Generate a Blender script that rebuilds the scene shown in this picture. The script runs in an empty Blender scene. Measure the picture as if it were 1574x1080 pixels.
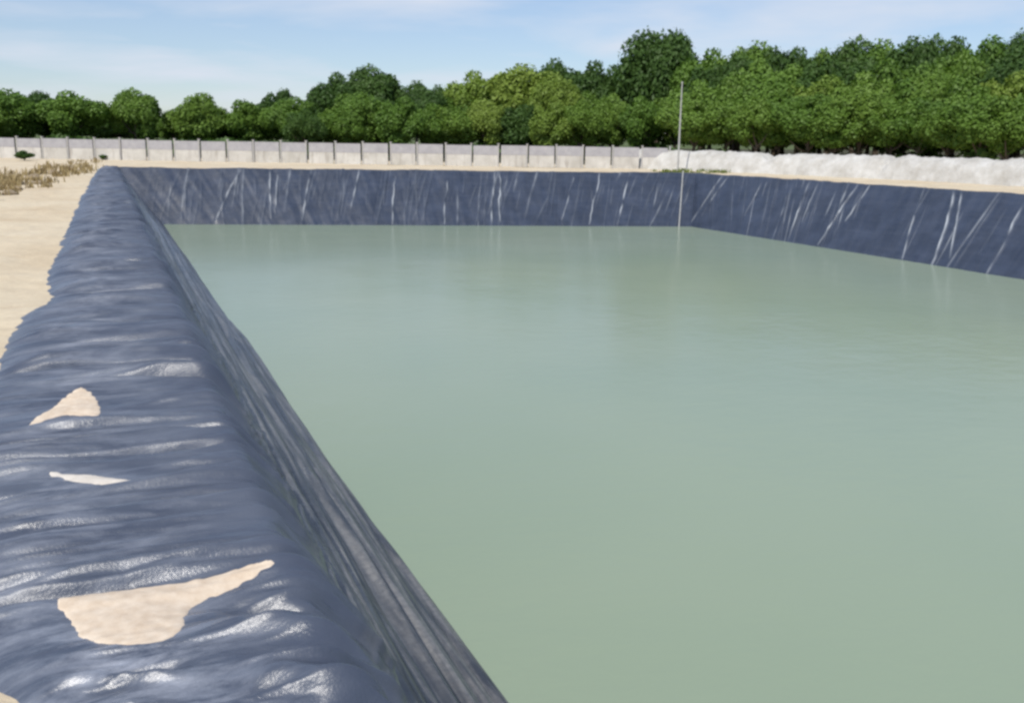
import bpy, math, random
import numpy as np
from mathutils import Vector, Matrix

# ------------------------------------------------------------------ camera, sky, sun, exposure
YAW, PITCH, ROLL = 0.38917, 0.21307, 0.014856
EYE = Vector((0.0, 0.0, 1.7))
FPX, PW, PH = 1530.0, 1574.0, 1080.0
SUN_EL, SUN_AZ = 50.0, 224.0          # azimuth clockwise from +Y (the pond's long axis)
scene = bpy.context.scene
C = scene.collection

fw = Vector((math.sin(YAW)*math.cos(PITCH), math.cos(YAW)*math.cos(PITCH), -math.sin(PITCH)))
rt0 = Vector((math.cos(YAW), -math.sin(YAW), 0)); up0 = rt0.cross(fw)
rt = rt0*math.cos(ROLL) + up0*math.sin(ROLL)
up = -rt0*math.sin(ROLL) + up0*math.cos(ROLL)
camd = bpy.data.cameras.new("camera"); cam = bpy.data.objects.new("camera", camd); C.objects.link(cam)
cam.matrix_world = Matrix(((rt.x, up.x, -fw.x, EYE.x), (rt.y, up.y, -fw.y, EYE.y), (rt.z, up.z, -fw.z, EYE.z), (0, 0, 0, 1)))
camd.sensor_width = 36; camd.lens = 36*FPX/PW
camd.clip_start = 0.05; camd.clip_end = 6000
scene.camera = cam

world = bpy.data.worlds.new("World"); scene.world = world; world.use_nodes = True
wt = world.node_tree; wt.nodes.clear()
def wn(t, **k):
    n = wt.nodes.new(t)
    for a, b in k.items(): setattr(n, a, b)
    return n
wout = wn('ShaderNodeOutputWorld'); wbg = wn('ShaderNodeBackground'); wbg.inputs[1].default_value = 0.10
sky = wn('ShaderNodeTexSky', sky_type='NISHITA'); sky.sun_disc = False
sky.sun_elevation = math.radians(SUN_EL); sky.sun_rotation = math.radians(SUN_AZ)
sky.air_density = 1.0; sky.dust_density = 0.2; sky.ozone_density = 3.0
tc = wn('ShaderNodeTexCoord'); sep = wn('ShaderNodeSeparateXYZ')
zz = wn('ShaderNodeMath', operation='ADD'); zz.inputs[1].default_value = 0.10
dv = wn('ShaderNodeVectorMath', operation='DIVIDE'); cmb = wn('ShaderNodeCombineXYZ')
wt.links.new(tc.outputs['Generated'], sep.inputs[0]); wt.links.new(sep.outputs[2], zz.inputs[0])
for i in range(3): wt.links.new(zz.outputs[0], cmb.inputs[i])
wt.links.new(tc.outputs['Generated'], dv.inputs[0]); wt.links.new(cmb.outputs[0], dv.inputs[1])
cn = wn('ShaderNodeTexNoise'); cn.inputs['Scale'].default_value = 0.95; cn.inputs['Detail'].default_value = 7
cn.inputs['Roughness'].default_value = 0.52; cn.inputs['Distortion'].default_value = 0.3
off = wn('ShaderNodeVectorMath', operation='ADD'); off.inputs[1].default_value = (3.3, 7.1, 0)
wt.links.new(dv.outputs[0], off.inputs[0]); wt.links.new(off.outputs[0], cn.inputs['Vector'])
cr = wn('ShaderNodeValToRGB'); cr.color_ramp.elements[0].position = 0.43; cr.color_ramp.elements[1].position = 0.74
cr.color_ramp.elements[0].color = (0.22, 0.22, 0.22, 1); cr.color_ramp.elements[1].color = (0.85, 0.85, 0.85, 1)
wt.links.new(cn.outputs['Fac'], cr.inputs[0])
mx = wn('ShaderNodeMix', data_type='RGBA'); mx.inputs[7].default_value = (7.2, 7.7, 8.7, 1)
tint = wn('ShaderNodeMix', data_type='RGBA', blend_type='MULTIPLY'); tint.inputs[0].default_value = 1.0
tint.inputs[7].default_value = (0.88, 0.95, 1.10, 1)
wt.links.new(sky.outputs[0], tint.inputs[6])
wt.links.new(cr.outputs[0], mx.inputs[0]); wt.links.new(tint.outputs[2], mx.inputs[6])
wt.links.new(mx.outputs[2], wbg.inputs[0]); wt.links.new(wbg.outputs[0], wout.inputs[0])

sund = bpy.data.lights.new("sun", 'SUN'); sund.energy = 3.6; sund.angle = math.radians(0.55); sund.color = (1.0, 0.95, 0.87)
sun = bpy.data.objects.new("sun", sund); C.objects.link(sun)
el, az = math.radians(SUN_EL), math.radians(SUN_AZ)
sdir = Vector((math.sin(az)*math.cos(el), math.cos(az)*math.cos(el), math.sin(el)))
sun.rotation_euler = sdir.to_track_quat('Z', 'Y').to_euler(); sun.location = (-20, -20, 40)

scene.view_settings.view_transform = 'Standard'; scene.view_settings.look = 'None'
scene.view_settings.exposure = 0.0; scene.view_settings.gamma = 1.0
scene.render.engine = 'CYCLES'
scene.cycles.pixel_filter_type = 'BLACKMAN_HARRIS'; scene.cycles.filter_width = 2.8
scene.cycles.max_bounces = 6; scene.cycles.diffuse_bounces = 3; scene.cycles.glossy_bounces = 3
scene.cycles.use_denoising = True

# ------------------------------------------------------------------ helpers
def ray(px, py):
    v = fw*FPX + rt*(px-PW/2) - up*(py-PH/2)
    return v.normalized()
def at_range(px, py, R):               # the point on the sight line at horizontal range R
    v = ray(px, py); h = math.hypot(v.x, v.y)
    return EYE + v*(R/h)
def tag(o, label=None, cat=None, group=None, kind=None):
    if label: o['label'] = label
    if cat: o['category'] = cat
    if group: o['group'] = group
    if kind: o['kind'] = kind
    return o
def link(name, me, mat=None, parent=None):
    o = bpy.data.objects.new(name, me); C.objects.link(o)
    if mat and not me.materials: me.materials.append(mat)
    if parent: o.parent = parent
    return o
def empty(name, loc=(0, 0, 0)):
    o = bpy.data.objects.new(name, None); C.objects.link(o); o.location = loc; o.empty_display_size = .3
    return o
def mesh_np(name, V, F, smooth=True):
    V = np.asarray(V, dtype=np.float32); F = np.asarray(F, dtype=np.int32)
    k = F.shape[1]
    me = bpy.data.meshes.new(name)
    me.vertices.add(len(V)); me.vertices.foreach_set('co', V.ravel())
    me.loops.add(F.size); me.loops.foreach_set('vertex_index', F.ravel())
    me.polygons.add(len(F)); me.polygons.foreach_set('loop_start', np.arange(0, F.size, k, dtype=np.int32))
    me.polygons.foreach_set('loop_total', np.full(len(F), k, dtype=np.int32))
    me.polygons.foreach_set('use_smooth', np.full(len(F), smooth, dtype=bool))
    me.update(calc_edges=True); me.validate()
    return me
def grid_faces(n, m, keep=None):
    i = np.arange(n-1)[:, None]*m + np.arange(m-1)[None, :]
    F = np.stack([i, i+1, i+m+1, i+m], -1).reshape(-1, 4)
    if keep is not None: F = F[keep.ravel()]
    return F
def add_uv(me, uv):
    l = me.uv_layers.new(name='UVMap')
    idx = np.empty(len(me.loops), dtype=np.int32); me.loops.foreach_get('vertex_index', idx)
    l.data.foreach_set('uv', np.asarray(uv, dtype=np.float32)[idx].ravel())
def vnoise(x, y, seed):                # smooth value noise, vectorised
    x = np.asarray(x, float); y = np.asarray(y, float)
    xi = np.floor(x).astype(np.int64); yi = np.floor(y).astype(np.int64)
    fx = x-xi; fy = y-yi; fx = fx*fx*(3-2*fx); fy = fy*fy*(3-2*fy)
    def h(a, b):
        v = (a*374761393 + b*668265263 + seed*1442695041) & 0xffffffff
        v = ((v ^ (v >> 13))*1274126177) & 0xffffffff
        return ((v ^ (v >> 16)) & 0xffff)/65535.0
    return (h(xi, yi)*(1-fx)+h(xi+1, yi)*fx)*(1-fy)+(h(xi, yi+1)*(1-fx)+h(xi+1, yi+1)*fx)*fy*1.0 - 0.5
def boxes(name, items, smooth=False):  # items: (cx,cy,cz,sx,sy,sz,rotz)
    V = []; F = []
    for cx, cy, cz, sx, sy, sz, r in items:
        b = len(V); c, s = math.cos(r), math.sin(r)
        for dz in (-.5, .5):
            for dx, dy in ((-.5, -.5), (.5, -.5), (.5, .5), (-.5, .5)):
                x, y = dx*sx, dy*sy; V.append((cx+x*c-y*s, cy+x*s+y*c, cz+dz*sz))
        for q in ((3, 2, 1, 0), (4, 5, 6, 7), (0, 1, 5, 4), (1, 2, 6, 5), (2, 3, 7, 6), (3, 0, 4, 7)):
            F.append([b+i for i in q])
    return mesh_np(name, V, F, smooth)
def tube(V, F, pts, rad, n=7):
    b0 = len(V); pts = [Vector(p) for p in pts]
    for i, p in enumerate(pts):
        d = (pts[min(i+1, len(pts)-1)]-pts[max(i-1, 0)]).normalized()
        a = d.orthogonal().normalized(); c = d.cross(a)
        for k in range(n):
            t = 2*math.pi*k/n; V.append(p+(a*math.cos(t)+c*math.sin(t))*rad[i])
    for i in range(len(pts)-1):
        for k in range(n):
            k2 = (k+1) % n; F.append((b0+i*n+k, b0+i*n+k2, b0+(i+1)*n+k2, b0+(i+1)*n+k))

# ------------------------------------------------------------------ materials
class Mat:
    def __init__(s, name, rough=.9, spec=.3):
        s.m = bpy.data.materials.new(name); s.m.use_nodes = True; s.t = s.m.node_tree
        s.b = s.t.nodes['Principled BSDF']; s.out = s.t.nodes['Material Output']
        s.b.inputs['Roughness'].default_value = rough; s.b.inputs['Specular IOR Level'].default_value = spec
    def n(s, t, **k):
        x = s.t.nodes.new(t)
        for a, b in k.items(): setattr(x, a, b)
        return x
    def l(s, a, b): s.t.links.new(a, b)
    def coord(s, kind='Object', scale=(1, 1, 1), rot=(0, 0, 0)):
        a = s.n('ShaderNodeTexCoord'); m = s.n('ShaderNodeMapping'); m.inputs['Scale'].default_value = scale
        m.inputs['Rotation'].default_value = rot
        s.l(a.outputs[kind], m.inputs[0]); return m.outputs[0]
    def noise(s, vec, scale, detail=4, rough=.55, dist=0):
        x = s.n('ShaderNodeTexNoise'); s.l(vec, x.inputs['Vector']); x.inputs['Scale'].default_value = scale
        x.inputs['Detail'].default_value = detail; x.inputs['Roughness'].default_value = rough; x.inputs['Distortion'].default_value = dist
        return x.outputs['Fac']
    def ramp(s, fac, stops):
        x = s.n('ShaderNodeValToRGB'); s.l(fac, x.inputs[0]); e = x.color_ramp.elements
        while len(e) < len(stops): e.new(.5)
        for q, (p, c) in zip(e, stops):
            q.position = p; q.color = (c, c, c, 1) if not hasattr(c, '__len__') else (*c, 1)
        return x.outputs[0]
    def mix(s, fac, a, b, mode='MIX'):
        x = s.n('ShaderNodeMix', data_type='RGBA', blend_type=mode)
        for v, i in ((fac, 0), (a, 6), (b, 7)):
            if isinstance(v, (int, float)): x.inputs[i].default_value = v
            elif isinstance(v, tuple): x.inputs[i].default_value = (*v, 1)
            else: s.l(v, x.inputs[i])
        return x.outputs[2]
    def bump(s, h, strength, dist=.02, prev=None):
        x = s.n('ShaderNodeBump'); s.l(h, x.inputs['Height']); x.inputs['Strength'].default_value = strength
        x.inputs['Distance'].default_value = dist
        if prev: s.l(prev, x.inputs['Normal'])
        return x.outputs[0]
    def col(s, c): s.l(c, s.b.inputs['Base Color'])
    def nor(s, c): s.l(c, s.b.inputs['Normal'])

# geomembrane
def liner_material(name, base1, base2, dusty, far=False):
    M = Mat(name, .3, .85)
    uv = M.coord('UV'); ob = M.coord('Object')
    big = M.noise(ob, 1.3, 5, .6)
    c = M.mix(M.ramp(big, [(.40, 0.), (.66, 1.)]), base1, base2)
    # dried silt washed down the sheet, long marks that follow the sheet's own direction
    st = M.noise(M.coord('UV', (16, .45, 1)), 1.0, 6, .62, .35)
    fine = M.noise(ob, 22, 4, .7)
    sm = M.n('ShaderNodeMath', operation='MULTIPLY'); M.l(M.ramp(st, [(.42, 0.), (.60, 1.)]), sm.inputs[0]); M.l(M.ramp(fine, [(.3, .35), (.7, 1.)]), sm.inputs[1])
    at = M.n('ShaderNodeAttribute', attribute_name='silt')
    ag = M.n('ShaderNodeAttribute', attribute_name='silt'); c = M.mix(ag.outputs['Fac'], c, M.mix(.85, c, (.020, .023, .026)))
    sm2 = M.n('ShaderNodeMath', operation='MULTIPLY'); M.l(sm.outputs[0], sm2.inputs[0]); M.l(at.outputs['Fac'], sm2.inputs[1])
    c = M.mix(sm2.outputs[0], c, dusty)
    agl = M.n('ShaderNodeAttribute', attribute_name='glint'); c = M.mix(agl.outputs['Fac'], c, (.50, .53, .56))  # sun glints on the ridges, painted as a pale colour
    dust = M.noise(M.coord('UV', (1.6, 8, 1)), 1.0, 7, .72, .4)  # pattern of the painted sheen and sparkle
    dm = M.n('ShaderNodeMath', operation='MULTIPLY'); M.l(M.ramp(dust, [(.42, 0.), (.78, .62)]), dm.inputs[0])
    at2 = M.n('ShaderNodeAttribute', attribute_name='dust'); M.l(at2.outputs['Fac'], dm.inputs[1])  # 'dust' attribute: mask of the painted sheen
    c = M.mix(dm.outputs[0], c, (.46, .49, .56))  # pale sheen and sparkle of the sheet, painted into its colour
    M.col(c)
    M.l(M.ramp(M.noise(ob, 3.2, 4, .6), [(.3, .27), (.75, .40)]), M.b.inputs['Roughness'])
    b = M.bump(M.noise(ob, 85, 3, .7), .55, .004)
    b = M.bump(M.noise(M.coord('UV', (2.0, 13, 1)) if not far else ob, 1.0 if not far else 9, 5, .6), .30 if not far else .15, .02 if not far else .012, b)
    M.nor(b)
    return M.m
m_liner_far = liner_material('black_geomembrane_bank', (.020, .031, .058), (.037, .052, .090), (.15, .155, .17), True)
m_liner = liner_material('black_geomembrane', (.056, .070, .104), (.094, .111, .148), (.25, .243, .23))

def sand_material():
    M = Mat('pale_sand', .95, .15)
    ob = M.coord('Object')
    a = M.noise(ob, .35, 6, .6, .4); b = M.noise(ob, 9, 6, .7); d = M.noise(M.coord('Object', (1.0, 1.5, 1), (0, 0, .25)), .55, 6, .65, .6)
    c = M.mix(M.ramp(a, [(.35, 0.), (.68, 1.)]), (.64, .53, .37), (.72, .63, .47))
    c = M.mix(M.ramp(d, [(.52, 0.), (.72, .45)]), c, (.40, .29, .18))
    c = M.mix(M.ramp(b, [(.3, .28), (.6, 0.)]), c, (.42, .33, .23))
    M.col(c)
    M.nor(M.bump(b, .6, .03, M.bump(M.noise(ob, 55, 3, .6), .4, .008)))
    return M.m
m_sand = sand_material()
def flat_noise_mat(name, c1, c2, scale, rough=.9, bump=.3, bd=.02, spec=.25, stretch=(1, 1, 1), kind='Object'):
    M = Mat(name, rough, spec); ob = M.coord(kind, stretch)
    f = M.noise(ob, scale, 5, .65)
    M.col(M.mix(M.ramp(f, [(.3, 0.), (.7, 1.)]), c1, c2))
    if bump: M.nor(M.bump(f, bump, bd))
    return M.m
m_patch = flat_noise_mat('damp_sand_drift', (.58, .46, .34), (.76, .65, .52), 14, .95, .3, .006)
m_patch2 = flat_noise_mat('white_sand_drift', (.58, .53, .46), (.70, .65, .58), 14, .9, .3, .006)
m_wall = flat_noise_mat('whitewashed_block', (.50, .48, .44), (.64, .62, .58), 1.7, .9, .3, .02)
Mw = Mat('whitewashed_block', .9, .25); obw = Mw.coord('Object')
cw = Mw.mix(Mw.ramp(Mw.noise(obw, .9, 6, .65), [(.35, 0.), (.7, 1.)]), (.46, .44, .40), (.64, .62, .58))
cw = Mw.mix(Mw.ramp(Mw.noise(Mw.coord('Object', (2.2, 2.2, .35)), 1.6, 6, .7), [(.52, 0.), (.75, .75)]), cw, (.27, .24, .21))
cw = Mw.mix(Mw.ramp(Mw.noise(obw, 3.1, 5, .7), [(.58, 0.), (.72, .5)]), cw, (.36, .33, .26))
Mw.col(cw); Mw.nor(Mw.bump(Mw.noise(obw, 12, 4, .6), .3, .02)); m_wall = Mw.m
m_cop = flat_noise_mat('grey_coping', (.34, .33, .35), (.44, .43, .44), 3.0, .9, .3, .02)
m_post = flat_noise_mat('weathered_post', (.38, .37, .36), (.48, .47, .45), 4.0, .9, .3, .02)
m_bank = flat_noise_mat('bleached_sand', (.42, .40, .36), (.62, .61, .58), 1.7, .95, .7, .12)
m_bark = flat_noise_mat('bark', (.07, .055, .04), (.16, .13, .10), 6, .95, .6, .03, stretch=(1, 1, .2))
m_pole = flat_noise_mat('galvanised_pole', (.34, .34, .33), (.48, .48, .46), 3, .5, .1, .01, .5)
m_floor = flat_noise_mat('leaf_litter', (.035, .032, .018), (.075, .075, .03), 2.2, .95, .6, .05)
m_meadow = flat_noise_mat('meadow_grass', (.06, .09, .025), (.12, .15, .05), .05, .95, 0)
m_rock = flat_noise_mat('grey_stone', (.14, .13, .13), (.3, .28, .26), 5, .95, .5, .03)

def leaf_material(name, dark, light, yellow):
    M = Mat(name, .55, .3)
    a = M.n('ShaderNodeAttribute', attribute_name='tone')
    oi = M.n('ShaderNodeObjectInfo')
    c = M.mix(a.outputs['Fac'], dark, light)
    c = M.mix(M.ramp(oi.outputs['Random'], [(.0, 0.), (1., .8)]), c, yellow)
    M.col(c)
    tr = M.n('ShaderNodeBsdfTranslucent'); M.l(M.mix(1.0, c, (1.0, 1.05, .5), 'MULTIPLY'), tr.inputs[0])
    ms = M.n('ShaderNodeMixShader'); ms.inputs[0].default_value = .28
    M.l(M.b.outputs[0], ms.inputs[1]); M.l(tr.outputs[0], ms.inputs[2]); M.l(ms.outputs[0], M.out.inputs[0])
    return M.m
m_leaf = {
 'mid': leaf_material('green_leaves', (.062, .130, .020), (.155, .275, .042), (.17, .27, .045)),
 'dark': leaf_material('dark_leaves', (.036, .080, .018), (.085, .160, .034), (.08, .15, .03)),
 'light': leaf_material('yellow_green_leaves', (.11, .19, .028), (.22, .32, .055), (.23, .31, .055)),
}

# ------------------------------------------------------------------ pond outline (crest and water corners, taken from the place's perspective)
WZ = -2.4
GZ = -0.06
CR_NL, CR_FL, CR_FR, CR_NR = np.array((.66, -7.)), np.array((.35, 50.35)), np.array((27.6, 43.4)), np.array((31.3, -7.))
WA_NL, WA_FL, WA_FR, WA_NR = np.array((2.46, -5.)), np.array((1.9, 47.6)), np.array((25.9, 40.9)), np.array((26.6, -5.))

def folds(S, Y, items):
    """sum of ridges on a sheet: item = (y0, s0, s1, tilt, bend, width, amp, skew) - ridge running across the sheet along s"""
    D = np.zeros_like(S); ycol = Y[:, 0]
    for y0, s0, s1, tilt, bend, w, a, sk in items:
        ext = 6*w+abs(tilt)*2.5+abs(bend)*3+.3
        i0, i1 = np.searchsorted(ycol, [y0-ext, y0+ext])
        if i1-i0 < 2: continue
        s = S[i0:i1]; y = Y[i0:i1]
        mid = .5*(s0+s1); half = .5*(s1-s0)
        t = (s-mid)/half
        win = np.clip(1-t*t, 0, 1)**.8
        yc = y0+tilt*(s-mid)+bend*t*t
        d = (y-yc)/w
        d = np.where(d < 0, d*sk, d)
        D[i0:i1] += a*np.exp(-d*d)*win
    return D

# ------------------------------------------------------------------ left berm and slope
rng = np.random.default_rng(7)
ny = 2100
tt = np.linspace(0, 1, ny)
ynear = np.linspace(-6, 2.4, 170, endpoint=False)
yv = np.concatenate([ynear, 2.4*np.exp(np.linspace(0, math.log(50.6/2.4), ny-170))])
# across profile: outer toe -> crown -> edge -> slope -> below the water
prof_s = np.concatenate([np.linspace(-.55, .0, 22, endpoint=False), np.linspace(0, 1.75, 105, endpoint=False), np.linspace(1.75, 4.75, 240, endpoint=False), np.linspace(4.75, 6.0, 18)])
def outer_x(y):
    return np.interp(y, [-6, 0, 2.2, 2.9, 3.3, 3.9, 6.5, 8, 10.4, 11.4, 12.5, 15, 18, 23, 29, 38, 46, 50.6],
                     [-.5, -.40, -.27, -.29, -.50, -.86, -.98, -.93, -.86, -.66, -.74, -.76, -.72, -.66, -.58, -.42, -.22, -.05])
def left_surface(s, y):
    """smooth sheet: s = distance from the outer toe; returns x, z and the normal"""
    ox = outer_x(y); ex = np.interp(y, [-7, 2, 50.2], [.50, .53, .63])
    k = (ex-ox)/1.5
    a = np.clip(s, 0, None)
    # crown: rises quickly from the toe, nearly flat, then turns over the edge with a radius
    x_c = ox+np.clip(s, -1, 1.5)*k
    rise = 1-np.exp(-np.clip(s, 0, None)/.16)
    z_c = -.13+.155*rise-.0*s + np.where(s < 0, s*.55, 0)
    over = np.clip(s-1.5, 0, None)
    ang = math.atan2(2.4, 1.8)
    R = .12; arc = R*ang
    th = np.clip(over/R, 0, ang)
    x_e = R*np.sin(th); z_e = -R*(1-np.cos(th))
    rest = np.clip(over-arc, 0, None)
    x = x_c+x_e+rest*math.cos(ang)+(.60-ex)*np.clip(rest/1.2, 0, 1)
    z = z_c+z_e-rest*math.sin(ang)
    nx = np.sin(th)*1.0; nz = np.cos(th)
    w = np.exp(-np.clip(s, 0, None)/.12); nx = nx-.5*w*(s < 1); n = np.hypot(nx, nz)
    return x, z, nx/n, nz/n
S, Y = np.meshgrid(prof_s, yv)
X, Z, NX, NZ = left_surface(S, Y)

items = []
# the folds one can make out, (y, s from, s to, tilt, bend, width, height, skew)
named = [(11.55, -.2, 2.2, -.02, .10, .085, -.10, 1.0), (11.9, -.1, 2.0, -.03, .05, .12, .055, 1.),
 (7.75, -.2, 1.9, -.02, -.1, .055, -.050, 1.), (7.95, -.1, 2.1, .02, -.08, .09, .040, 1.), (7.25, .5, 2.5, -.22, -.1, .06, .035, 1.), (7.1, .6, 2.6, -.25, -.1, .04, -.03, 1.),
 (6.05, -.3, 2.2, -.06, -.10, .05, .040, 1.6), (5.85, -.3, 2.0, -.05, -.05, .035, -.035, 1.), (5.55, -.3, 2.0, -.04, .02, .04, -.034, 1.),
 (5.3, -.3, 1.4, -.02, .02, .04, .028, 1.2), (4.98, -.4, 2.1, -.03, .03, .045, -.034, 1.), (4.86, -.4, 2.2, -.0, .03, .045, .028, 1.3),
 (4.62, -.2, 2.0, .04, .02, .035, -.032, 1.), (4.52, -.2, 2.2, .05, .02, .04, .030, 1.), (4.33, -.3, 2.0, .02, 0, .05, .015, 1.),
 (3.93, -.4, 2.3, -.05, .0, .06, .030, 2.2), (3.80, -.4, 2.2, -.05, .02, .045, -.028, 1.), (3.62, .9, 2.6, -.40, -.1, .07, .04, 1.),
 (3.25, .9, 2.6, -.50, -.1, .06, -.04, 1.), (3.0, .9, 2.7, -.50, -.1, .06, .035, 1.), (2.75, .8, 2.6, -.45, -.1, .06, .035, 1.), (3.02, .1, 1.5, -.30, .0, .035, .022, 1.4),
 (9.1, -.2, 2.0, -.02, .0, .10, .035, 1.), (9.5, -.1, 1.9, -.04, .0, .06, -.03, 1.), (10.5, -.1, 1.9, .02, .0, .08, .03, 1.), (8.6, -.2, 2.0, 0, .05, .06, -.028, 1.),
 (13.2, -.1, 2.0, .02, .05, .12, .06, 1.), (14.0, -.1, 2.0, -.02, .05, .10, -.05, 1.), (15.2, -.1, 2.0, .03, .1, .14, .05, 1.), (17.0, -.1, 2.0, .03, .1, .14, .05, 1.), (18.6, -.1, 2., 0, .1, .16, -.05, 1.)]
items += named
y = 2.2
while y < 50:
    sc = .55+.55*min(y/12, 2.6)
    w = rng.uniform(.022, .055)*sc
    a = rng.uniform(.009, .026)*sc*(1 if rng.random() < .55 else -1)
    c0 = rng.uniform(-.6, .9); L = rng.uniform(.7, 2.2)
    items.append((y, c0, c0+L, rng.uniform(-.10, .08), rng.uniform(-.08, .08), w, a, rng.uniform(.7, 1.8)))
    if rng.random() < .28:               # folds that run on over the edge
        items.append((y+rng.uniform(-.1, .1), 1.1, rng.uniform(2.0, 3.0), rng.uniform(-.45, -.1), -.05, w, abs(a)*.8, 1.))
    y += rng.uniform(.05, .14)*sc
named_n = [(a, b, c, d, e, w*(1.15 if h > 0 else .9), h*(1.2 if h > 0 else 1.7), k) for a, b, c, d, e, w, h, k in named]
items = sorted([q for q in items if q not in named]+named_n)
D = folds(S, Y, items)*(1-np.clip((S-1.65)/.55, 0, 1)**1.5*.93)
D *= np.clip((S-.05)/.45, .12, 1)*1.45
for y0 in np.arange(-5.8, 2.2, .16):
    D += np.exp(-((Y-y0-rng.uniform(-.05, .05)-.06*S)/.05)**2)*rng.uniform(-.012, .018)*np.clip(1-((S-.9)/1.4)**2, 0, 1)
fine = []
y = 2.2
while y < 30:
    sc = .6+.5*min(y/10, 2.2); c0 = rng.uniform(-.3, 1.2)
    fine.append((y, c0, c0+rng.uniform(.4, 1.4), rng.uniform(-.12, .12), rng.uniform(-.06, .06), rng.uniform(.011, .022)*sc, rng.uniform(.004, .010)*sc*(1 if rng.random() < .6 else -1), 1.))
    y += rng.uniform(.012, .045)*sc
D += folds(S, Y, fine)*np.clip((S-.05)/.3, 0, 1)*np.clip((2.0-S)/.3, 0, 1)
# broad sag and swell of the soft fill under the sheet
crown = 1/(1+np.exp((S-2.1)/.15))
D += crown*(.035*vnoise(S*1.1+3, Y*1.25, 11)+.030*vnoise(S*1.1+Y*.15, Y*4.2, 12)+.022*vnoise(S*1.3-Y*.3, Y*9, 13)+.009*vnoise(S*1.6+Y*.4, Y*21, 14))
# long folds running along the slope
slope = 1/(1+np.exp(-(S-2.0)/.12))
for i in range(74):
    s0 = rng.uniform(2.0, 4.75); yc = rng.uniform(0, 34); L = rng.uniform(5, 20)
    if i < 14: yc = rng.uniform(1, 10)
    drift = rng.uniform(-.018, .015)
    sc = s0+drift*(Y-yc)+.05*vnoise(Y*.45, Y*0+i, 40+i)
    w = rng.uniform(.018, .042)*(1+.02*yc); a = rng.uniform(.03, .075)*(.8 if rng.random() < .4 else -1.)
    win = np.clip(1-((Y-yc)/L)**2, 0, 1)
    d = (S-sc)/w; d = np.where(d < 0, d*rng.uniform(.5, 1.2), d)
    D += slope*a*win*np.exp(-d*d)
for i in range(80):
    s0 = rng.uniform(1.9, 4.6); yc = rng.uniform(1, 26); L = rng.uniform(3, 12)
    sc = s0+rng.uniform(-.02, .015)*(Y-yc)+.03*vnoise(Y*.5, Y*0+i, 140+i)
    w = rng.uniform(.010, .018)*(1+.04*yc); a = rng.uniform(.010, .024)*(1+.03*yc)*(1 if rng.random() < .4 else -1.)
    D += slope*a*np.clip(1-((Y-yc)/L)**2, 0, 1)*np.exp(-((S-sc)/w)**2)
D += slope*(.04*vnoise(S*1.7, Y*.25, 21)+.030*vnoise(S*6.0, Y*.22, 22)+.010*vnoise(S*18, Y*.4, 23)-.02)
# sheet lies quieter where sand has gathered
for px_, py_, r in ((-.25, 6.5, .35), (-.1, 5.1, .25), (.05, 3.55, .30), (.22, 2.94, .13)):
    g = np.exp(-(((X-px_)/(r*1.3))**2+((Y-py_)/r)**2)**1.5)
    D = D*(1-.85*g)-.012*g
D *= np.clip((S+.5)/.25, 0, 1)
D *= np.clip((50.6-Y)/1.5, 0, 1)
X2 = X+NX*D; Z2 = Z+NZ*D
V = np.stack([X2, Y, Z2], -1).reshape(-1, 3)
liner = empty('pond_liner', (0, 0, 0))
tag(liner, 'wrinkled blue-black plastic sheet lining the four banks of the pond', 'pond liner')
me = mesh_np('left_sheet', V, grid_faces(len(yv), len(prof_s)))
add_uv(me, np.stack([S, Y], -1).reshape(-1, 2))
def add_attr(me, name, arr):
    a = me.attributes.new(name, 'FLOAT', 'POINT'); a.data.foreach_set('value', np.asarray(arr, dtype=np.float32).ravel())
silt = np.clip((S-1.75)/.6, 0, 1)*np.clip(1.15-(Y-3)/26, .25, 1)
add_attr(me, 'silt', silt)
add_attr(me, 'dust', np.clip(1-np.abs(S-.65)/.9, .0, 1)*(1+.8*np.exp(-((Y-3.1)/.7)**2)))  # mask of the painted sheen: along the crown, stronger close by
def berm_z(x, y):
    i = np.clip(np.searchsorted(yv, y), 1, len(yv)-1); f = (y-yv[i-1])/(yv[i]-yv[i-1])
    m = prof_s < 1.6
    z0 = np.interp(x, X2[i-1][m], Z2[i-1][m]); z1 = np.interp(x, X2[i][m], Z2[i][m])
    return z0*(1-f)+z1*f
o = link('liner_sheet', me, m_liner, liner); tag(o, 'folded sheet over the near left berm')

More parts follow.
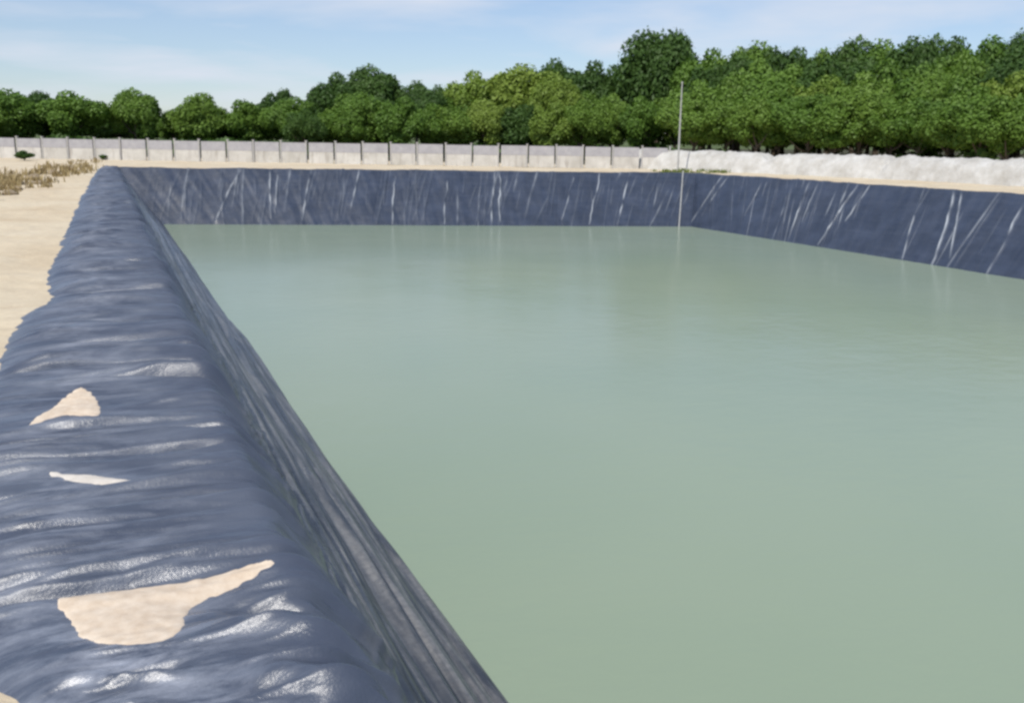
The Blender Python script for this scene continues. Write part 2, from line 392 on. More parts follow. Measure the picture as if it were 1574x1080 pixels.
# ------------------------------------------------------------------ far, right and near slopes
def slope_sheet(label, c0, c1, w0, w1, n, m, seed, nf, lean, strong, leanl=0):
    WR = 0
    """c0,c1 crest ends, w0,w1 waterline ends"""
    r = np.random.default_rng(seed)
    U = np.linspace(0, 1, n)
    L = np.linalg.norm(c1-c0)
    prof = np.concatenate([np.linspace(-.22, 0, 6, endpoint=False), np.linspace(0, 1.0, m), np.linspace(1.04, 1.35, 5)])
    Tm, Um = np.meshgrid(prof, U)       # rows along the crest
    c = c0[None]*(1-U[:, None])+c1[None]*U[:, None]; w = w0[None]*(1-U[:, None])+w1[None]*U[:, None]
    dirv = (w-c); run = np.linalg.norm(dirv, axis=1); dirn = dirv/run[:, None]
    tp = np.clip(Tm, 0, None)
    soft = np.where(Tm < .08, 0, 0)
    px = c[:, 0:1]+dirv[:, 0:1]*np.where(Tm < 0, Tm*1.1, Tm); pyy = c[:, 1:2]+dirv[:, 1:2]*np.where(Tm < 0, Tm*1.1, Tm)
    z = WZ*tp
    z = np.where(Tm < 0, .0+.9*Tm*.6*(Tm < -.10)-.0, z)
    z = np.where(Tm < -.1, (Tm+.1)*1.4, z)+.015
    nzv = run[:, None]/np.hypot(run, 2.4)[:, None]; nh = 2.4/np.hypot(run, 2.4)[:, None]
    D = np.zeros_like(Tm); A = Um*L; Gn = np.zeros_like(Tm)
    for i in range(nf):
        u0 = r.uniform(0, L); ln = r.normal(lean-leanl*(1-u0/L)**2, .3)
        wd = r.uniform(.018, .05); a = r.uniform(.015, .05)*(1 if r.random() < .8 else -.7)
        t0 = r.uniform(-.3, .35); t1 = r.uniform(.6, 1.4)
        if r.random() < .35: t1 = t0+r.uniform(.25, .5)
        i0, i1 = np.searchsorted(U*L, [u0-2.2, u0+2.2]); 
        if i1-i0 < 3: continue
        T = Tm[i0:i1]; mid = .5*(t0+t1)
        cen = u0+ln*(T-.5)+.06*vnoise(T*4, T*0+i, seed+i)
        win = np.clip(1-((T-mid)/(.5*(t1-t0)))**2, 0, 1)
        d = (A[i0:i1]-cen)/wd
        D[i0:i1] += a*np.exp(-d*d)*win
        Gn[i0:i1] = np.maximum(Gn[i0:i1], (.16 if r.random() < .8 else .5)*np.exp(-(d*1.1-.3)**2)*win*(a > 0)*(vnoise(T*9, A[i0:i1]*2, seed+i)+.55).clip(0, 1))
    for (u0, ln, t0, t1, wd, a) in strong:
        T = Tm; cen = u0+ln*(T-.5)+.13*vnoise(T*3.1, T*0+u0, seed+5)+.05*vnoise(T*11, T*0+u0, seed+6)
        mid = .5*(t0+t1); win = np.clip(1-((T-mid)/(.5*(t1-t0)))**2, 0, 1)**.5
        D += a*np.exp(-((A-cen)/wd)**2)*win
        Gn = np.maximum(Gn, 1.0*np.exp(-((A-cen)/(wd*.8))**2)*win*(vnoise(T*7, A*3, seed)*1.5+.62).clip(0, 1))  # painted glint follows the crest of each strong ridge
    D += .05*vnoise(A*.8, Tm*1.5, seed+1)+.035*vnoise(A*2.2, Tm*1.2, seed+2)+.02*vnoise(A*5, Tm*3, seed+3)
    D *= np.clip((Tm+.22)/.15, 0, 1)*np.clip(np.minimum(A, L-A)/.3, 0, 1)
    Xg = px+dirn[:, 0:1]*nh*D; Yg = pyy+dirn[:, 1:2]*nh*D; Zg = z+nzv*D
    Vv = np.stack([Xg, Yg, Zg], -1).reshape(-1, 3)
    F = grid_faces(n, len(prof))
    e1 = np.append(c1-c0, 0); e2 = np.append((w-c)[0], -2.4)
    if np.cross(e1, e2)[2] > 0: pass
    else: pass
    me = mesh_np('slope', Vv, F)
    if me.polygons[len(F)//2].normal.z < 0:
        me = mesh_np('slope', Vv, F[:, ::-1])
    add_uv(me, np.stack([A*.25, Tm*2.6], -1).reshape(-1, 2))
    add_attr(me, 'glint', Gn); add_attr(me, 'silt', np.full(Tm.shape, .10)); add_attr(me, 'dust', np.full(Tm.shape, .06))  # 'dust' is the mask of the painted sheen, faint here
    o = link('liner_sheet', me, m_liner_far, liner); tag(o, label)
    return o
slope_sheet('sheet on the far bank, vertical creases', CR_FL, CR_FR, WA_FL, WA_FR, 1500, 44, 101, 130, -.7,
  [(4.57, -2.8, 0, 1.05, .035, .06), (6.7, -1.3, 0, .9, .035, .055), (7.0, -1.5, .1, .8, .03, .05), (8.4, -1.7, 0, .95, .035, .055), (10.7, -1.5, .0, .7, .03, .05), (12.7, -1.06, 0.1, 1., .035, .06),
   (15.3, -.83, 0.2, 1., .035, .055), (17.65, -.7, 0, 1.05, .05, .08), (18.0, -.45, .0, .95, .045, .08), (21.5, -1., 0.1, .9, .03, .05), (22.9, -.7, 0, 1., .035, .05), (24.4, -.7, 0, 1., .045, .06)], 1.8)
slope_sheet('sheet on the right bank, slanting creases', CR_FR, CR_NR, WA_FR, WA_NR, 1900, 44, 202, 120, .1,
  [(1.0, -2.3, 0, 1, .04, .06), (1.5, -2.2, 0, .8, .03, .05), (8.0, -.2, 0, 1, .05, .08), (8.5, -.3, 0, .7, .04, .06), (10.4, -1.0, 0, 1, .04, .06), (11.1, -.8, 0, .6, .04, .06),
   (16.0, .9, 0, 1.05, .06, .09), (16.5, 1.3, 0, .9, .045, .07), (18.8, .4, 0.1, 1.05, .05, .07), (14.5, .8, .4, 1., .045, .06), (4.6, -1.2, .1, .7, .03, .05), (21.5, .6, 0, 1., .05, .07), (26, .8, 0, 1., .05, .07)])
slope_sheet('sheet on the near bank behind the camera', CR_NR, CR_NL, WA_NR, WA_NL, 500, 30, 303, 40, 0, [])

# ------------------------------------------------------------------ water
M = Mat('murky_pond_water', .18, .5); M.b.inputs['IOR'].default_value = 1.33
ob = M.coord('Object')
a = M.noise(ob, .11, 3, .5, .3)
M.col(M.mix(M.ramp(a, [(.3, 0.), (.7, 1.)]), (.275, .350, .250), (.315, .378, .268)))
r1 = M.noise(M.coord('Object', (1, 1.6, 1), (0, 0, .5)), 2.2, 4, .6)
r2 = M.noise(ob, .35, 3, .5)
M.nor(M.bump(r1, .16, .04, M.bump(r2, .18, .10)))
m_water = M.m
wx = np.linspace(.8, 30.5, 60); wy = np.linspace(-9, 51, 120)
WX, WY = np.meshgrid(wx, wy)
far_line = 49.3+(WX-.7)*(-(49.3-42.4)/26.9)
WYc = np.minimum(WY, far_line); 
me = mesh_np('water', np.stack([WX, WYc, np.full_like(WX, WZ)], -1).reshape(-1, 3), grid_faces(120, 60))
o = link('water', me, m_water); tag(o, 'still murky grey-green water filling the pond', None, None, 'structure')

# ------------------------------------------------------------------ ground, one sheet to the horizon with the pond cut out
gx = np.unique(np.concatenate([[-3000, -1200, -500, -220, -120, -80, -60], np.linspace(-45, -12, 34), np.linspace(-12, -3, 61), np.linspace(-3, -.1, 88), [.05],
     np.linspace(.8, 28, 20), np.linspace(28, 44, 50), np.linspace(45, 80, 20), [120, 220, 500, 1200, 3000]]))
gy = np.unique(np.concatenate([[-3000, -1000, -300, -100, -40, -20], np.linspace(-12, 3, 40), np.linspace(3, 14, 140), np.linspace(14, 42, 180), np.linspace(42, 62, 80), np.linspace(63, 110, 40), [150, 250, 500, 1200, 3000]]))
GX, GY = np.meshgrid(gx, gy)
near = np.clip(1-np.hypot(GX+5, GY-25)/140, 0, 1)
GZv = GZ+near*(.05*vnoise(GX*.35, GY*.35, 3)+.035*vnoise(GX*1.2, GY*1.2, 4)+.035*vnoise(GX*4.5, GY*4.5, 5))
# the pond side of the ground drops under the sheet
cx = .5*(GX[:-1, :-1]+GX[1:, 1:]); cy = .5*(GY[:-1, :-1]+GY[1:, 1:])
def inside(px, py, grow):
    left = px > -.15-grow
    far = py < CR_FL[1]+(px-CR_FL[0])*(CR_FR[1]-CR_FL[1])/(CR_FR[0]-CR_FL[0])+.15+grow
    right = px < CR_FR[0]+(py-CR_FR[1])*(CR_NR[0]-CR_FR[0])/(CR_NR[1]-CR_FR[1])+.15+grow
    nearb = py > -7.3-grow
    return left & far & right & nearb
# shift vertices of the far/right rim onto the hole's edge so it has no stair steps: cut by faces and snap
ins = inside(GX, GY, 0)
Vg = np.stack([GX, GY, GZv], -1)
keep = ~inside(cx, cy, 0)
fe = CR_FL[1]+(GX-CR_FL[0])*(CR_FR[1]-CR_FL[1])/(CR_FR[0]-CR_FL[0])+.15
re_ = CR_FR[0]+(GY-CR_FR[1])*(CR_NR[0]-CR_FR[0])/(CR_NR[1]-CR_FR[1])+.15
kv = np.zeros(GX.shape, bool)
kv[:-1, :-1] |= keep; kv[1:, :-1] |= keep; kv[:-1, 1:] |= keep; kv[1:, 1:] |= keep
hv = np.zeros(GX.shape, bool); nk = ~keep
hv[:-1, :-1] |= nk; hv[1:, :-1] |= nk; hv[:-1, 1:] |= nk; hv[1:, 1:] |= nk
rim = kv & hv
sf = rim & (np.abs(GY-fe) < .6) & (GX > 0) & (GX < re_+.3)
Vg[..., 1] = np.where(sf, fe, Vg[..., 1])
sr = rim & ~sf & (np.abs(GX-re_) < 1.0) & (GY > -7.2)
Vg[..., 0] = np.where(sr, re_, Vg[..., 0])
me = mesh_np('ground', Vg.reshape(-1, 3), grid_faces(len(gy), len(gx), keep))
o = link('ground', me, m_sand); tag(o, 'pale sandy ground around the pond', None, None, 'structure')

# ------------------------------------------------------------------ sand gathered on the sheet
def sdf(poly, P):
    n = len(poly); d = np.full(len(P), 1e9); ins = np.zeros(len(P), bool)
    for i in range(n):
        a = poly[i]; b = poly[(i+1) % n]; e = b-a; w = P-a
        t = np.clip((w@e)/(e@e), 0, 1); q = w-t[:, None]*e; d = np.minimum(d, np.hypot(q[:, 0], q[:, 1]))
        c = ((a[1] <= P[:, 1]) & (b[1] > P[:, 1])) | ((b[1] <= P[:, 1]) & (a[1] > P[:, 1]))
        with np.errstate(divide='ignore', invalid='ignore'):
            xc = a[0]+(P[:, 1]-a[1])/(b[1]-a[1])*e[0]
        ins ^= c & (P[:, 0] < xc)
    return np.where(ins, d, -d)
def smooth_poly(p, it=2):
    p = np.array(p, float)
    for _ in range(it):
        q = np.roll(p, -1, 0); p = np.stack([.75*p+.25*q, .25*p+.75*q], 1).reshape(-1, 2)
    return p
def sand_patch(poly, mat, label, cell, name='sand_patch'):
    p = smooth_poly(poly); lo = p.min(0)-.03; hi = p.max(0)+.03
    xs = np.arange(lo[0], hi[0], cell); ys = np.arange(lo[1], hi[1], cell)
    GXp, GYp = np.meshgrid(xs, ys); P = np.stack([GXp.ravel(), GYp.ravel()], -1)
    d = sdf(p, P)+.012*vnoise(P[:, 0]*30, P[:, 1]*30, 77)+.005*vnoise(P[:, 0]*80, P[:, 1]*80, 79)
    z = berm_z_arr(P)+np.where(d > 0, .002+.014*(1-np.exp(-d/.08)), np.clip(d, -.02, 0)*.9+.003)+.004*vnoise(P[:, 0]*30, P[:, 1]*30, 78)
    dm = d.reshape(GXp.shape); k = np.maximum(np.maximum(dm[:-1, :-1], dm[1:, 1:]), np.maximum(dm[1:, :-1], dm[:-1, 1:])) > -.014
    V = np.stack([P[:, 0], P[:, 1], z], -1); F = grid_faces(len(ys), len(xs), k)
    used = np.unique(F); mp = np.full(len(V), -1); mp[used] = np.arange(len(used))
    c = V[used].mean(0); me = mesh_np(name, V[used]-c, mp[F])
    o = link(name, me, mat); o.location = c
    return tag(o, label, 'sand patch', 'sand gathered on the liner')
def berm_z_arr(P):
    return np.array([berm_z(x, y) for x, y in P])
sand_patch([(-.533, 6.22), (-.324, 6.737), (-.242, 7.01), (-.153, 6.925), (-.077, 6.282), (-.223, 6.379), (-.333, 6.417)], m_patch, 'triangular cream sand patch with a long tail on the berm, farther one', .012)
sand_patch([(-.361, 5.278), (-.234, 5.211), (-.054, 5.105), (.137, 4.945), (-.055, 4.984), (-.262, 5.128)], m_patch2, 'thin whitish sliver of sand in a fold, between the two larger patches', .010)
sand_patch([(-.27, 3.74), (-.15, 3.76), (-.001, 3.755), (.232, 3.735), (.60, 3.67), (.338, 3.592), (.18, 3.54), (.165, 3.335), (.089, 3.255), (-.013, 3.275), (-.165, 3.389), (-.19, 3.55)], m_patch, 'largest cream sand patch, rounded with a pointed tail, nearest part of the berm', .008)

# ------------------------------------------------------------------ far boundary wall with posts
wallE = empty('boundary_wall', (0, 0, GZ))
tag(wallE, 'long low whitewashed wall with evenly spaced grey posts behind the far bank', 'wall')
W0 = np.array((30.2, 50.4)); W1 = np.array((-5.5, 68.2)); wd = (W1-W0)/np.linalg.norm(W1-W0); SP = 1.62
npan = int(np.linalg.norm(W1-W0)/SP)+22
ang = math.atan2(wd[1], wd[0]); hW = 1.26
r = random.Random(5)
for i in range(npan):
    p = W0+wd*SP*(i+.5)
    h = hW-.06+r.uniform(-.02, .02)
    me = boxes('wall_panel', [(p[0], p[1], h*.28, SP-.16, .10, h*.56, ang), (p[0], p[1], h*.78, SP-.16, .12, h*.44, ang)])
    me.materials.append(m_wall); me.materials.append(m_cop)
    for f in me.polygons[6:]: f.material_index = 1 
    o = link('wall_panel', me, None, wallE)
for i in range(min(npan+1, 99)):
    p = W0+wd*(SP*i+r.uniform(-.09, .09))
    link('post', boxes('post', [(p[0], p[1], hW*.5, .075, .15, hW+r.uniform(-.02, .05), ang), (p[0], p[1], hW*.5+hW*.5+.03, .12, .18, .05, ang)]), m_post, wallE)

# white bank of sand on the right
bp = np.array([(29.6, 52.6), (32.0, 47.5), (34.2, 43.0), (35.6, 38.5), (36.6, 32.0), (37.5, 24.0), (38.5, 12.0), (39, 2)])
seg = np.concatenate([[0], np.cumsum(np.linalg.norm(np.diff(bp, axis=0), axis=1))])
ub = np.linspace(0, seg[-1], 620); bx_ = np.interp(ub, seg, bp[:, 0]); by_ = np.interp(ub, seg, bp[:, 1])
cxs = np.linspace(-1, 1, 41)
UU, CC = np.meshgrid(ub, cxs, indexing='ij')
dxn = np.gradient(bx_); dyn = np.gradient(by_); nn = np.hypot(dxn, dyn); nxn = -dyn/nn; nyn = dxn/nn   # across
hb = 1.10+.12*vnoise(ub*.45, ub*0, 31)+.05*vnoise(ub*2.6, ub*0, 32)
for u0, wdt, dp in ((8.6, .35, .22), (15.5, .25, .30), (24, .4, .2)): hb -= dp*np.exp(-((ub-u0)/wdt)**2)
shape = np.clip(1-np.abs(CC)**3.4, 0, 1)
hz = hb[:, None]*shape+ .10*vnoise(UU*1.6, CC*2.6, 33)*shape + .10*vnoise(UU*5, CC*7, 34)*shape + .06*vnoise(UU*13, CC*15, 36)*shape
wid = 1.25+.2*vnoise(UU*.5, CC*0, 35)
XX = bx_[:, None]+nxn[:, None]*CC*wid; YY = by_[:, None]+nyn[:, None]*CC*wid
me = mesh_np('bank', np.stack([XX, YY, hz+GZ-.04], -1).reshape(-1, 3), grid_faces(620, 41))
if me.polygons[12000].normal.z < 0: me.flip_normals()
o = link('sand_bank', me, m_bank); tag(o, 'long uneven heap of bleached white sand between the right bank and the wood', 'sand bank')

# ------------------------------------------------------------------ pole at the far right corner
pb = at_range(1047, 262, 54.3)
P0 = Vector((28.75, 47.0, GZ)) 
pole = empty('utility_pole', P0); tag(pole, 'tall slender pale pole at the far right corner of the pond', 'pole')
V, F = [], []; tube(V, F, [(0, 0, 0), (0, 0, 2.2), (0.01, 0, 4.6)], [.055, .045, .03], 12)
link('shaft', mesh_np('shaft', V, F), m_pole, pole)
V, F = [], []; tube(V, F, [(0, 0, 0), (0, 0, .10), (0, 0, .101), (0, 0, .16)], [.17, .16, .10, .09], 14)
link('footing', mesh_np('footing', V, F), m_wall, pole)
V, F = [], []; tube(V, F, [(0.01, 0, 4.6), (0.01, 0, 4.66), (.01, 0, 4.68)], [.05, .05, .01], 12)
link('cap', mesh_np('cap', V, F), m_post, pole)
# pale pipe down the liner below it
pp = empty('drain_pipe', (0, 0, 0)); 
V, F = [], []
c = CR_FL*(1-.975)+CR_FR*.975; w = WA_FL*(1-.975)+WA_FR*.975
pts = []
for t in np.linspace(-.12, 1.05, 12):
    q = c+(w-c)*t; pts.append((q[0]-c[0], q[1]-c[1]-.07, (WZ*t if t > 0 else 0)+.10+GZ*0))
tube(V, F, pts, [.032]*len(pts), 8)
bpy.data.objects.remove(pp)
o = link('drain_pipe', mesh_np('drain_pipe', V, F), m_pole); o.location = (c[0], c[1], 0)
tag(o, 'thin pale pipe running down the far bank below the pole', 'pipe')

# ------------------------------------------------------------------ trees
def crown_mesh(seed, nblob=20, leaves=150, size=.05, tall=False):
    r = np.random.default_rng(seed)
    cs = []
    # clumps over an ellipsoid of half-width .5, z from .18 to 1
    for i in range(nblob):
        while True:
            p = r.uniform(-1, 1, 3)
            n = np.linalg.norm(p)
            if n < 1: break
        if n > .05: p = p/n*(n**.45)
        rad = r.uniform(.11, .21)
        zc = .60+p[2]*.29; wz = 1.0 if zc > .45 else .92
        cs.append((p[0]*.36*wz, p[1]*.36*wz, zc, rad))
    V = []; tone = []
    for cx, cy, cz, rad in cs:
        n = int(leaves*(rad/.16)**2)
        d = r.normal(size=(n, 3)); d /= np.linalg.norm(d, axis=1)[:, None]
        rr = rad*(r.uniform(.35, 1.0, n)**.4)*(1+.12*r.normal(size=n).clip(-1, 1))
        c = np.array((cx, cy, cz))+d*rr[:, None]*np.array((1, 1, .85))
        out = d*.9+np.array((0, 0, .35))+r.normal(size=(n, 3))*.55
        out /= np.linalg.norm(out, axis=1)[:, None]
        ref = r.normal(size=(n, 3)); a = np.cross(out, ref); a /= np.linalg.norm(a, axis=1)[:, None]; b = np.cross(out, a)
        s = size*r.uniform(.5, 1.2, n)[:, None]
        V.append(np.stack([c-a*s*.6, c+b*s-a*0, c+a*s*.6, c-b*s], 1))
        bt = r.uniform(0, 1)
        tone.append(np.clip(.30+.45*bt+r.normal(size=n)*.09, 0, 1))
    V = np.concatenate(V).reshape(-1, 3); tone = np.repeat(np.concatenate(tone), 4)
    V[:, 2] = np.maximum(V[:, 2], .1)
    F = np.arange(len(V)).reshape(-1, 4)
    me = mesh_np('crown', V, F, False); add_attr(me, 'tone', tone)
    return me
def trunk_mesh(seed):
    r = random.Random(seed); V, F = [], []
    b = Vector((r.uniform(-.03, .03), r.uniform(-.03, .03), .42))
    tube(V, F, [(0, 0, -.02), (0, 0, .02), b*.5+Vector((.01, 0, 0)), b], [.04, .028, .022, .018], 8)
    for i in range(6):
        a = i*math.pi/3+r.uniform(-.3, .3); L = r.uniform(.18, .32); st = b*(r.uniform(.55, 1.))
        e = st+Vector((math.cos(a)*L, math.sin(a)*L, r.uniform(.15, .36)))
        m = (st+e)/2+Vector((0, 0, -.03))
        tube(V, F, [st, m, e], [.014, .010, .004], 6)
    return mesh_np('trunk', [tuple(v) for v in V], F)
crowns = {}
for k in m_leaf:
    for i in range(4):
        base = crown_mesh(50+i, 32, 560, .026) if k == 'mid' else crowns[('mid', i)].copy()
        base.materials.clear(); base.materials.append(m_leaf[k]); crowns[(k, i)] = base
# finer crown for the big tree
big = crown_mesh(91, 50, 330, .024); big.materials.append(m_leaf['dark'])
trunks = [trunk_mesh(i) for i in range(3)]
for t in trunks: t.materials.append(m_bark)
tr = random.Random(3)
def tree(px, top, width, R, kind, label, group=None, name='tree', cm=None, low=0.0):
    g = at_range(px, 300, R); p = (g.x, g.y)
    h = at_range(px, top, R).z-GZ
    wm = width/FPX*R*math.cos(PITCH)*1.08
    root = empty(name, (p[0], p[1], GZ)); root.rotation_euler.z = tr.uniform(0, 6.28)
    tag(root, label, 'tree', group)
    a = link('trunk', tr.choice(trunks), None, root); a.scale = (max(h*1.0, wm*.8),)*2+(h*.97,)
    c = link('crown', cm or crowns[(kind, tr.randrange(4))], None, root)
    c.scale = (wm, wm, h*(1.02-low)); c.location.z = low*h
    return root
ORD = ['first', 'second', 'third', 'fourth', 'fifth', 'sixth', 'seventh', 'eighth', 'ninth', 'tenth', 'eleventh', 'twelfth', 'thirteenth', 'fourteenth', 'fifteenth', 'sixteenth', 'seventeenth', 'eighteenth', 'nineteenth', 'twentieth',
       'twenty-first', 'twenty-second', 'twenty-third', 'twenty-fourth', 'twenty-fifth', 'twenty-sixth', 'twenty-seventh', 'twenty-eighth', 'twenty-ninth', 'thirtieth']
GL = 'trees behind the far wall'
# standing apart on the left
for px, top, w, R, kd, lb in [
    (-35, 150, 110, 84, 'mid', 'broad green tree cut by the left edge of the photo'),
    (28, 142, 92, 86, 'mid', 'low rounded green tree second from the left edge'),
    (88, 138, 84, 90, 'dark', 'dark green tree touching the wide domed tree at the left'),
    (122, 140, 96, 84, 'mid', 'wide domed green tree left of the gap of open sky'),
    (216, 141, 72, 84, 'mid', 'small upright rounded tree standing alone beyond the gap'),
    (275, 172, 50, 88, 'mid', 'little low tree right of the lone rounded tree'),
    (308, 143, 88, 84, 'mid', 'conical green tree, second right of the lone rounded tree'),
    (352, 176, 60, 88, 'dark', 'low dark tree filling the dip left of the pale domed tree'),
    (395, 152, 84, 84, 'mid', 'pale domed green tree left of the tall dark clump'),
    (428, 134, 70, 92, 'dark', 'dark treetop rising behind the pale domed tree'),
    (520, 112, 84, 98, 'dark', 'left half of the dark twin crowned clump against the sky'),
    (575, 107, 96, 99, 'dark', 'right half of the dark twin crowned clump against the sky'),
    (640, 130, 66, 98, 'dark', 'dark tree in the dip right of the twin crowned clump'),
    (672, 136, 50, 96, 'dark', 'small dark treetop just left of the yellow-green tree'),
    (735, 109, 100, 82, 'light', 'left crown of the broad yellow-green tree'),
    (800, 106, 120, 81, 'light', 'highest crown of the broad yellow-green tree'),
    (850, 118, 80, 78, 'light', 'right crown of the broad yellow-green tree'),
    (845, 98, 70, 92, 'dark', 'dark treetop peeping out behind the yellow-green tree'),
    (900, 93, 100, 88, 'dark', 'dark flat topped tree between the yellow-green tree and the tallest tree'),
    (945, 100, 80, 86, 'dark', 'dark tree tucked against the left side of the tallest tree')]:
    tree(px, top, w, R, kd, lb, GL)
for px, top, w, R, lb, cmx in [(1003, 37, 122, 84, 'tallest tree, dark round crown standing above all others left of the pole', big)]:
    t = tree(px, top, w, R, 'dark', lb, GL, cm=cmx)
# front row of the long hedge-like line, from the left
x = 470; i = 0
tops = {}
while x < 1040:
    tp = 158+tr.uniform(-12, 10)-max(0, (x-900)*.06)
    if 690 < x < 900: tp = 158+tr.uniform(-6, 10)
    tree(x, tp, tr.uniform(66, 92), tr.uniform(72, 76), tr.choice(['mid', 'mid', 'mid', 'light', 'dark']) if x < 1000 else 'mid',
         'rounded bushy tree, %s from the left in the front row behind the far wall' % ORD[i], 'front row trees behind the far wall')
    x += tr.uniform(38, 52); i += 1
x = 455; i = 0
while x < 960:
    tp = 142+tr.uniform(-8, 10)
    tree(x, tp, tr.uniform(70, 95), tr.uniform(80, 84), tr.choice(['mid', 'dark', 'mid']),
         'green tree, %s from the left in the middle row behind the far wall' % ORD[i], 'middle row trees behind the far wall')
    x += tr.uniform(44, 60); i += 1
# the dense wood on the right, rows from front to back
def row(x0, x1, step, topf, jit, wr, Rf, kinds, word, group, low=0.0):
    x = x0; i = 0
    while x < x1:
        f = (x-1060)/514
        tree(x, topf(f)+tr.uniform(-jit, jit), tr.uniform(*wr), Rf(f)+tr.uniform(-1.2, 1.2), tr.choice(kinds),
             '%s, %s from the pole' % (word, ORD[i]), group, low=low)
        x += step*tr.uniform(.8, 1.2); i += 1
row(1065, 1680, 44, lambda f: 152-8*f, 9, (84, 112), lambda f: 63-8*f, ['mid', 'mid', 'mid', 'mid', 'mid'], 'rounded green tree in the front row of the wood', 'front row of the wood', low=.17)
row(1075, 1680, 50, lambda f: 122-14*f, 8, (92, 120), lambda f: 68-8*f, ['mid', 'mid', 'mid', 'light'], 'leafy bright green tree in the second row of the wood', 'second row of the wood')
row(1085, 1690, 46, lambda f: 97-12*f, 7, (90, 116), lambda f: 74-8*f, ['mid', 'mid', 'dark'], 'mid green tree in the third row of the wood', 'third row of the wood')
row(1075, 1690, 38, lambda f: 76-14*f, 5, (84, 116), lambda f: 81-8*f, ['dark', 'dark', 'mid'], 'dark treetop on the skyline of the wood', 'skyline trees of the wood')
row(1070, 1690, 60, lambda f: 96-12*f, 8, (90, 110), lambda f: 88-8*f, ['dark'], 'shaded dark tree at the back of the wood', 'back row of the wood')
# litter and shade-loving ground under the trees
fl = np.array([(-70, 104), (-10, 80), (22, 63.5), (34, 55), (40, 45), (41, 30), (42, 5), (140, 5), (140, 150), (-70, 150)], float)
me = bpy.data.meshes.new('forest_floor'); me.from_pydata([(x, y, GZ+.06) for x, y in fl], [], [list(range(len(fl)))]); me.update()
o = link('forest_floor', me, m_floor); tag(o, 'dark leaf litter under the trees', None, None, 'structure')
fld = [(-2500, 118), (-62, 118), (-62, 126), (2500, 126), (2500, 2900), (-2500, 2900)]
me = bpy.data.meshes.new('meadow'); me.from_pydata([(x, y, GZ+.03) for x, y in fld], [], [list(range(len(fld)))]); me.update()
o = link('meadow', me, m_meadow); tag(o, 'distant green field beyond the trees', None, None, 'structure')
r_far = random.Random(8)
for i, px in enumerate([-60, 20, 95, 160, 188, 240, 262, 300]):
    tree(px, 176+r_far.uniform(-6, 6), r_far.uniform(70, 100), 125+r_far.uniform(-4, 4), 'dark', 'distant low dark tree, %s from the left in the far tree line' % ORD[i], 'far tree line at the left')
# undergrowth: one mass
r = np.random.default_rng(9)
P = []
while len(P) < 9000:
    t = r.uniform(0, 1); px = r.uniform(-60, 1700); f = (px-1060)/514
    if px > 1060 and r.uniform() < .6: continue
    base = 79-7*max(0, min(1, px/1060)) if px < 1040 else 62-8*f
    g = at_range(px, 300, base+abs(r.normal())*5)
    P.append((g.x, g.y, GZ+r.uniform(.0, 1.0)*(.5+.9*(vnoise(px*.02, 0., 5)+.5))))
P = np.array(P); n = len(P)
a = r.normal(size=(n, 3)); a /= np.linalg.norm(a, axis=1)[:, None]; b = np.cross(a, r.normal(size=(n, 3))); b /= np.linalg.norm(b, axis=1)[:, None]
s = r.uniform(.12, .3, (n, 1))
V = np.stack([P-a*s, P+b*s, P+a*s, P-b*s], 1).reshape(-1, 3)
me = mesh_np('undergrowth', V, np.arange(4*n).reshape(-1, 4), False); add_attr(me, 'tone', r.uniform(0, 1, 4*n))
o = link('undergrowth', me, m_leaf['dark']); tag(o, 'dark undergrowth below the trees behind the wall', 'undergrowth', None, 'stuff')

# ------------------------------------------------------------------ dry weeds and green weeds
def blades(name, centers, n, h, spread, mat, label, cat, seed, kind='stuff'):
    r = np.random.default_rng(seed); V = []; F = []
    for (x, y, sc) in centers:
        for _ in range(n):
            a = r.uniform(0, 6.28); rr = abs(r.normal())*spread*sc; bx0 = x+math.cos(a)*rr; by0 = y+math.sin(a)*rr
            hh = h*sc*r.uniform(.4, 1.1); la = r.uniform(0, 6.28); ll = hh*r.uniform(.2, .8); w = .012*sc*r.uniform(.7, 1.6)+.004
            px_, py_ = -math.sin(la)*w, math.cos(la)*w; b = len(V)
            V += [(bx0-px_, by0-py_, GZ-.02), (bx0+px_, by0+py_, GZ-.02), (bx0+math.cos(la)*ll*.4+px_, by0+math.sin(la)*ll*.4+py_, GZ+hh*.6), (bx0+math.cos(la)*ll*.4-px_, by0+math.sin(la)*ll*.4-py_, GZ+hh*.6),
                  (bx0+math.cos(la)*ll+px_*.2, by0+math.sin(la)*ll+py_*.2, GZ+hh), (bx0+math.cos(la)*ll-px_*.2, by0+math.sin(la)*ll-py_*.2, GZ+hh)]
            F += [(b, b+1, b+2, b+3), (b+3, b+2, b+4, b+5)]
    me = mesh_np(name, V, F, False); o = link(name, me, mat); return tag(o, label, cat, None, kind)
m_dry = flat_noise_mat('dry_grass', (.22, .16, .08), (.40, .32, .16), 6, .9, 0)
m_weed = flat_noise_mat('green_weeds', (.08, .11, .025), (.2, .24, .06), 3, .8, 0)
cs = []
rr_ = random.Random(12)
for _ in range(95):
    px = rr_.uniform(-20, 150); t = max(0, min(1, px/160)); py = 286-34*t+rr_.gauss(0, 8)
    v = ray(px, max(py, 246)); k = (GZ-EYE.z)/v.z; cs.append((v.x*k, v.y*k, rr_.uniform(.3, 1.3)))
blades('dry_grass', cs, 26, .26, .22, m_dry, 'scattered dry straw coloured grass on the sand left of the berm', 'dry grass', 4)
cs = []
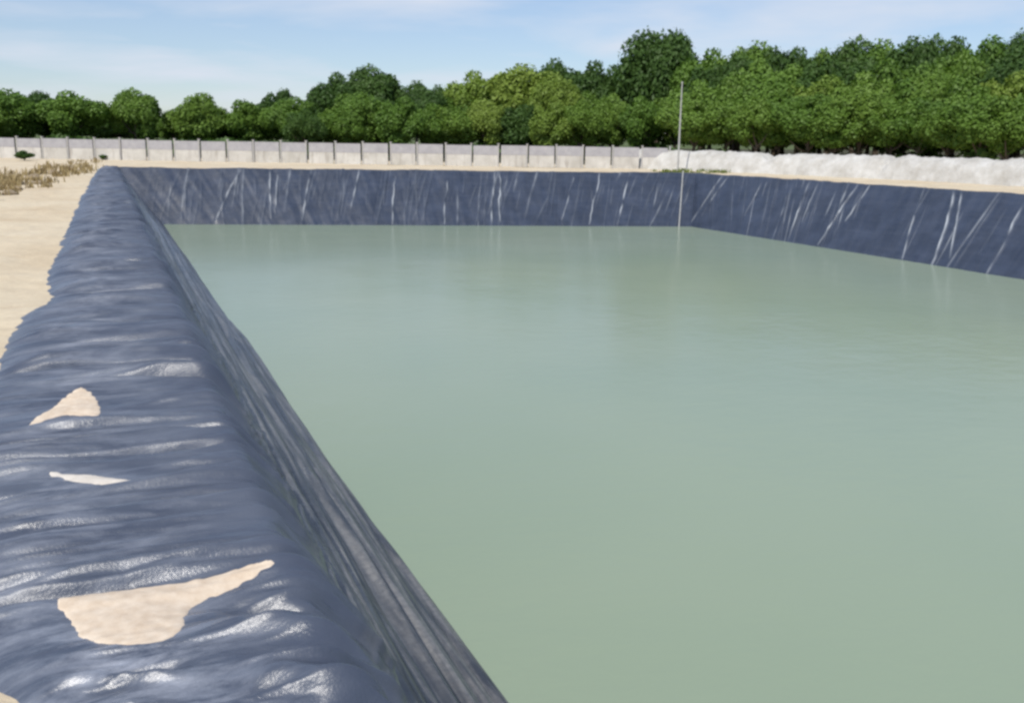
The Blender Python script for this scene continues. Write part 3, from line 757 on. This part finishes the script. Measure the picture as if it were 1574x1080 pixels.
for _ in range(34):
    x_ = rr_.gauss(28.6, 2.2); fy = CR_FL[1]+(x_-CR_FL[0])*(CR_FR[1]-CR_FL[1])/(CR_FR[0]-CR_FL[0])
    if x_ < 27.5: y_ = fy+rr_.uniform(.4, 1.8)
    else: y_ = rr_.uniform(44.6, 47.5)
    cs.append((x_, y_, rr_.uniform(.4, 1.1)))
blades('green_weeds', cs, 30, .22, .2, m_weed, 'sparse green weeds on the bank top beside the pole', 'weeds', 6)

# ------------------------------------------------------------------ stones / clods and two dark bushes on the left ground
def rock(name, px, py, size, mat, label, seed, group):
    r = np.random.default_rng(seed); v = ray(px, py); k = (GZ-EYE.z)/v.z; c = (v.x*k, v.y*k, GZ)
    n, m = 14, 22; th = np.linspace(0, math.pi, n); ph = np.linspace(0, 2*math.pi, m, endpoint=False)
    T, Pp = np.meshgrid(th, ph, indexing='ij'); x = np.sin(T)*np.cos(Pp); y = np.sin(T)*np.sin(Pp); z = np.cos(T)
    d = 1+.5*vnoise(x*2+5, y*2+z*1.7, seed)+.3*vnoise(x*5, y*5+z*4, seed+1)
    V = np.stack([x*d*size, y*d*size*.8, z*d*size*.55+size*.25], -1).reshape(-1, 3)
    F = []
    for i in range(n-1):
        for j in range(m): F.append((i*m+j, (i+1)*m+j, (i+1)*m+(j+1) % m, i*m+(j+1) % m))
    o = link(name, mesh_np(name, V, F), mat); o.location = c
    return tag(o, label, 'clod', group)
m_clod = flat_noise_mat('dry_soil_clod', (.22, .17, .11), (.38, .31, .22), 8, .95, .5, .03)
for i, (px, py, s, lb) in enumerate([(14, 300, .17, 'dark soil clod nearest the left edge on the sand'), (28, 292, .12, 'small soil clod just behind the nearest one on the sand'),
    (52, 277, .24, 'larger brown soil clod midway along the row of clods'), (60, 283, .14, 'small clod in front of the larger brown clod'),
    (82, 268, .20, 'rounded soil clod between the larger brown clod and the berm end'), (108, 261, .22, 'far soil clod close to the end of the berm'), (36, 284, .10, 'tiny soil clod beside the small one at the left')]):
    rock('soil_clod', px, py, s, m_clod, lb, 60+i, 'soil clods on the sand')
def bush(px, py, w, h, label, seed):
    v = ray(px, py); k = (GZ-EYE.z)/v.z
    root = empty('bush', (v.x*k, v.y*k, GZ-.02)); tag(root, label, 'bush')
    c = link('crown', crowns[('dark', seed % 4)], None, root); c.scale = (w, w, h)
    V, F = [], []; tube(V, F, [(0, 0, 0), (0, 0, .5*h)], [.04, .02], 6); link('trunk', mesh_np('trunk', V, F), m_bark, root)
bush(38, 247, 1.1, .6, 'low dark bush in front of the wall at the far left', 1)
bush(159, 246, .5, .35, 'small dark bush in front of the wall near the berm end', 2)
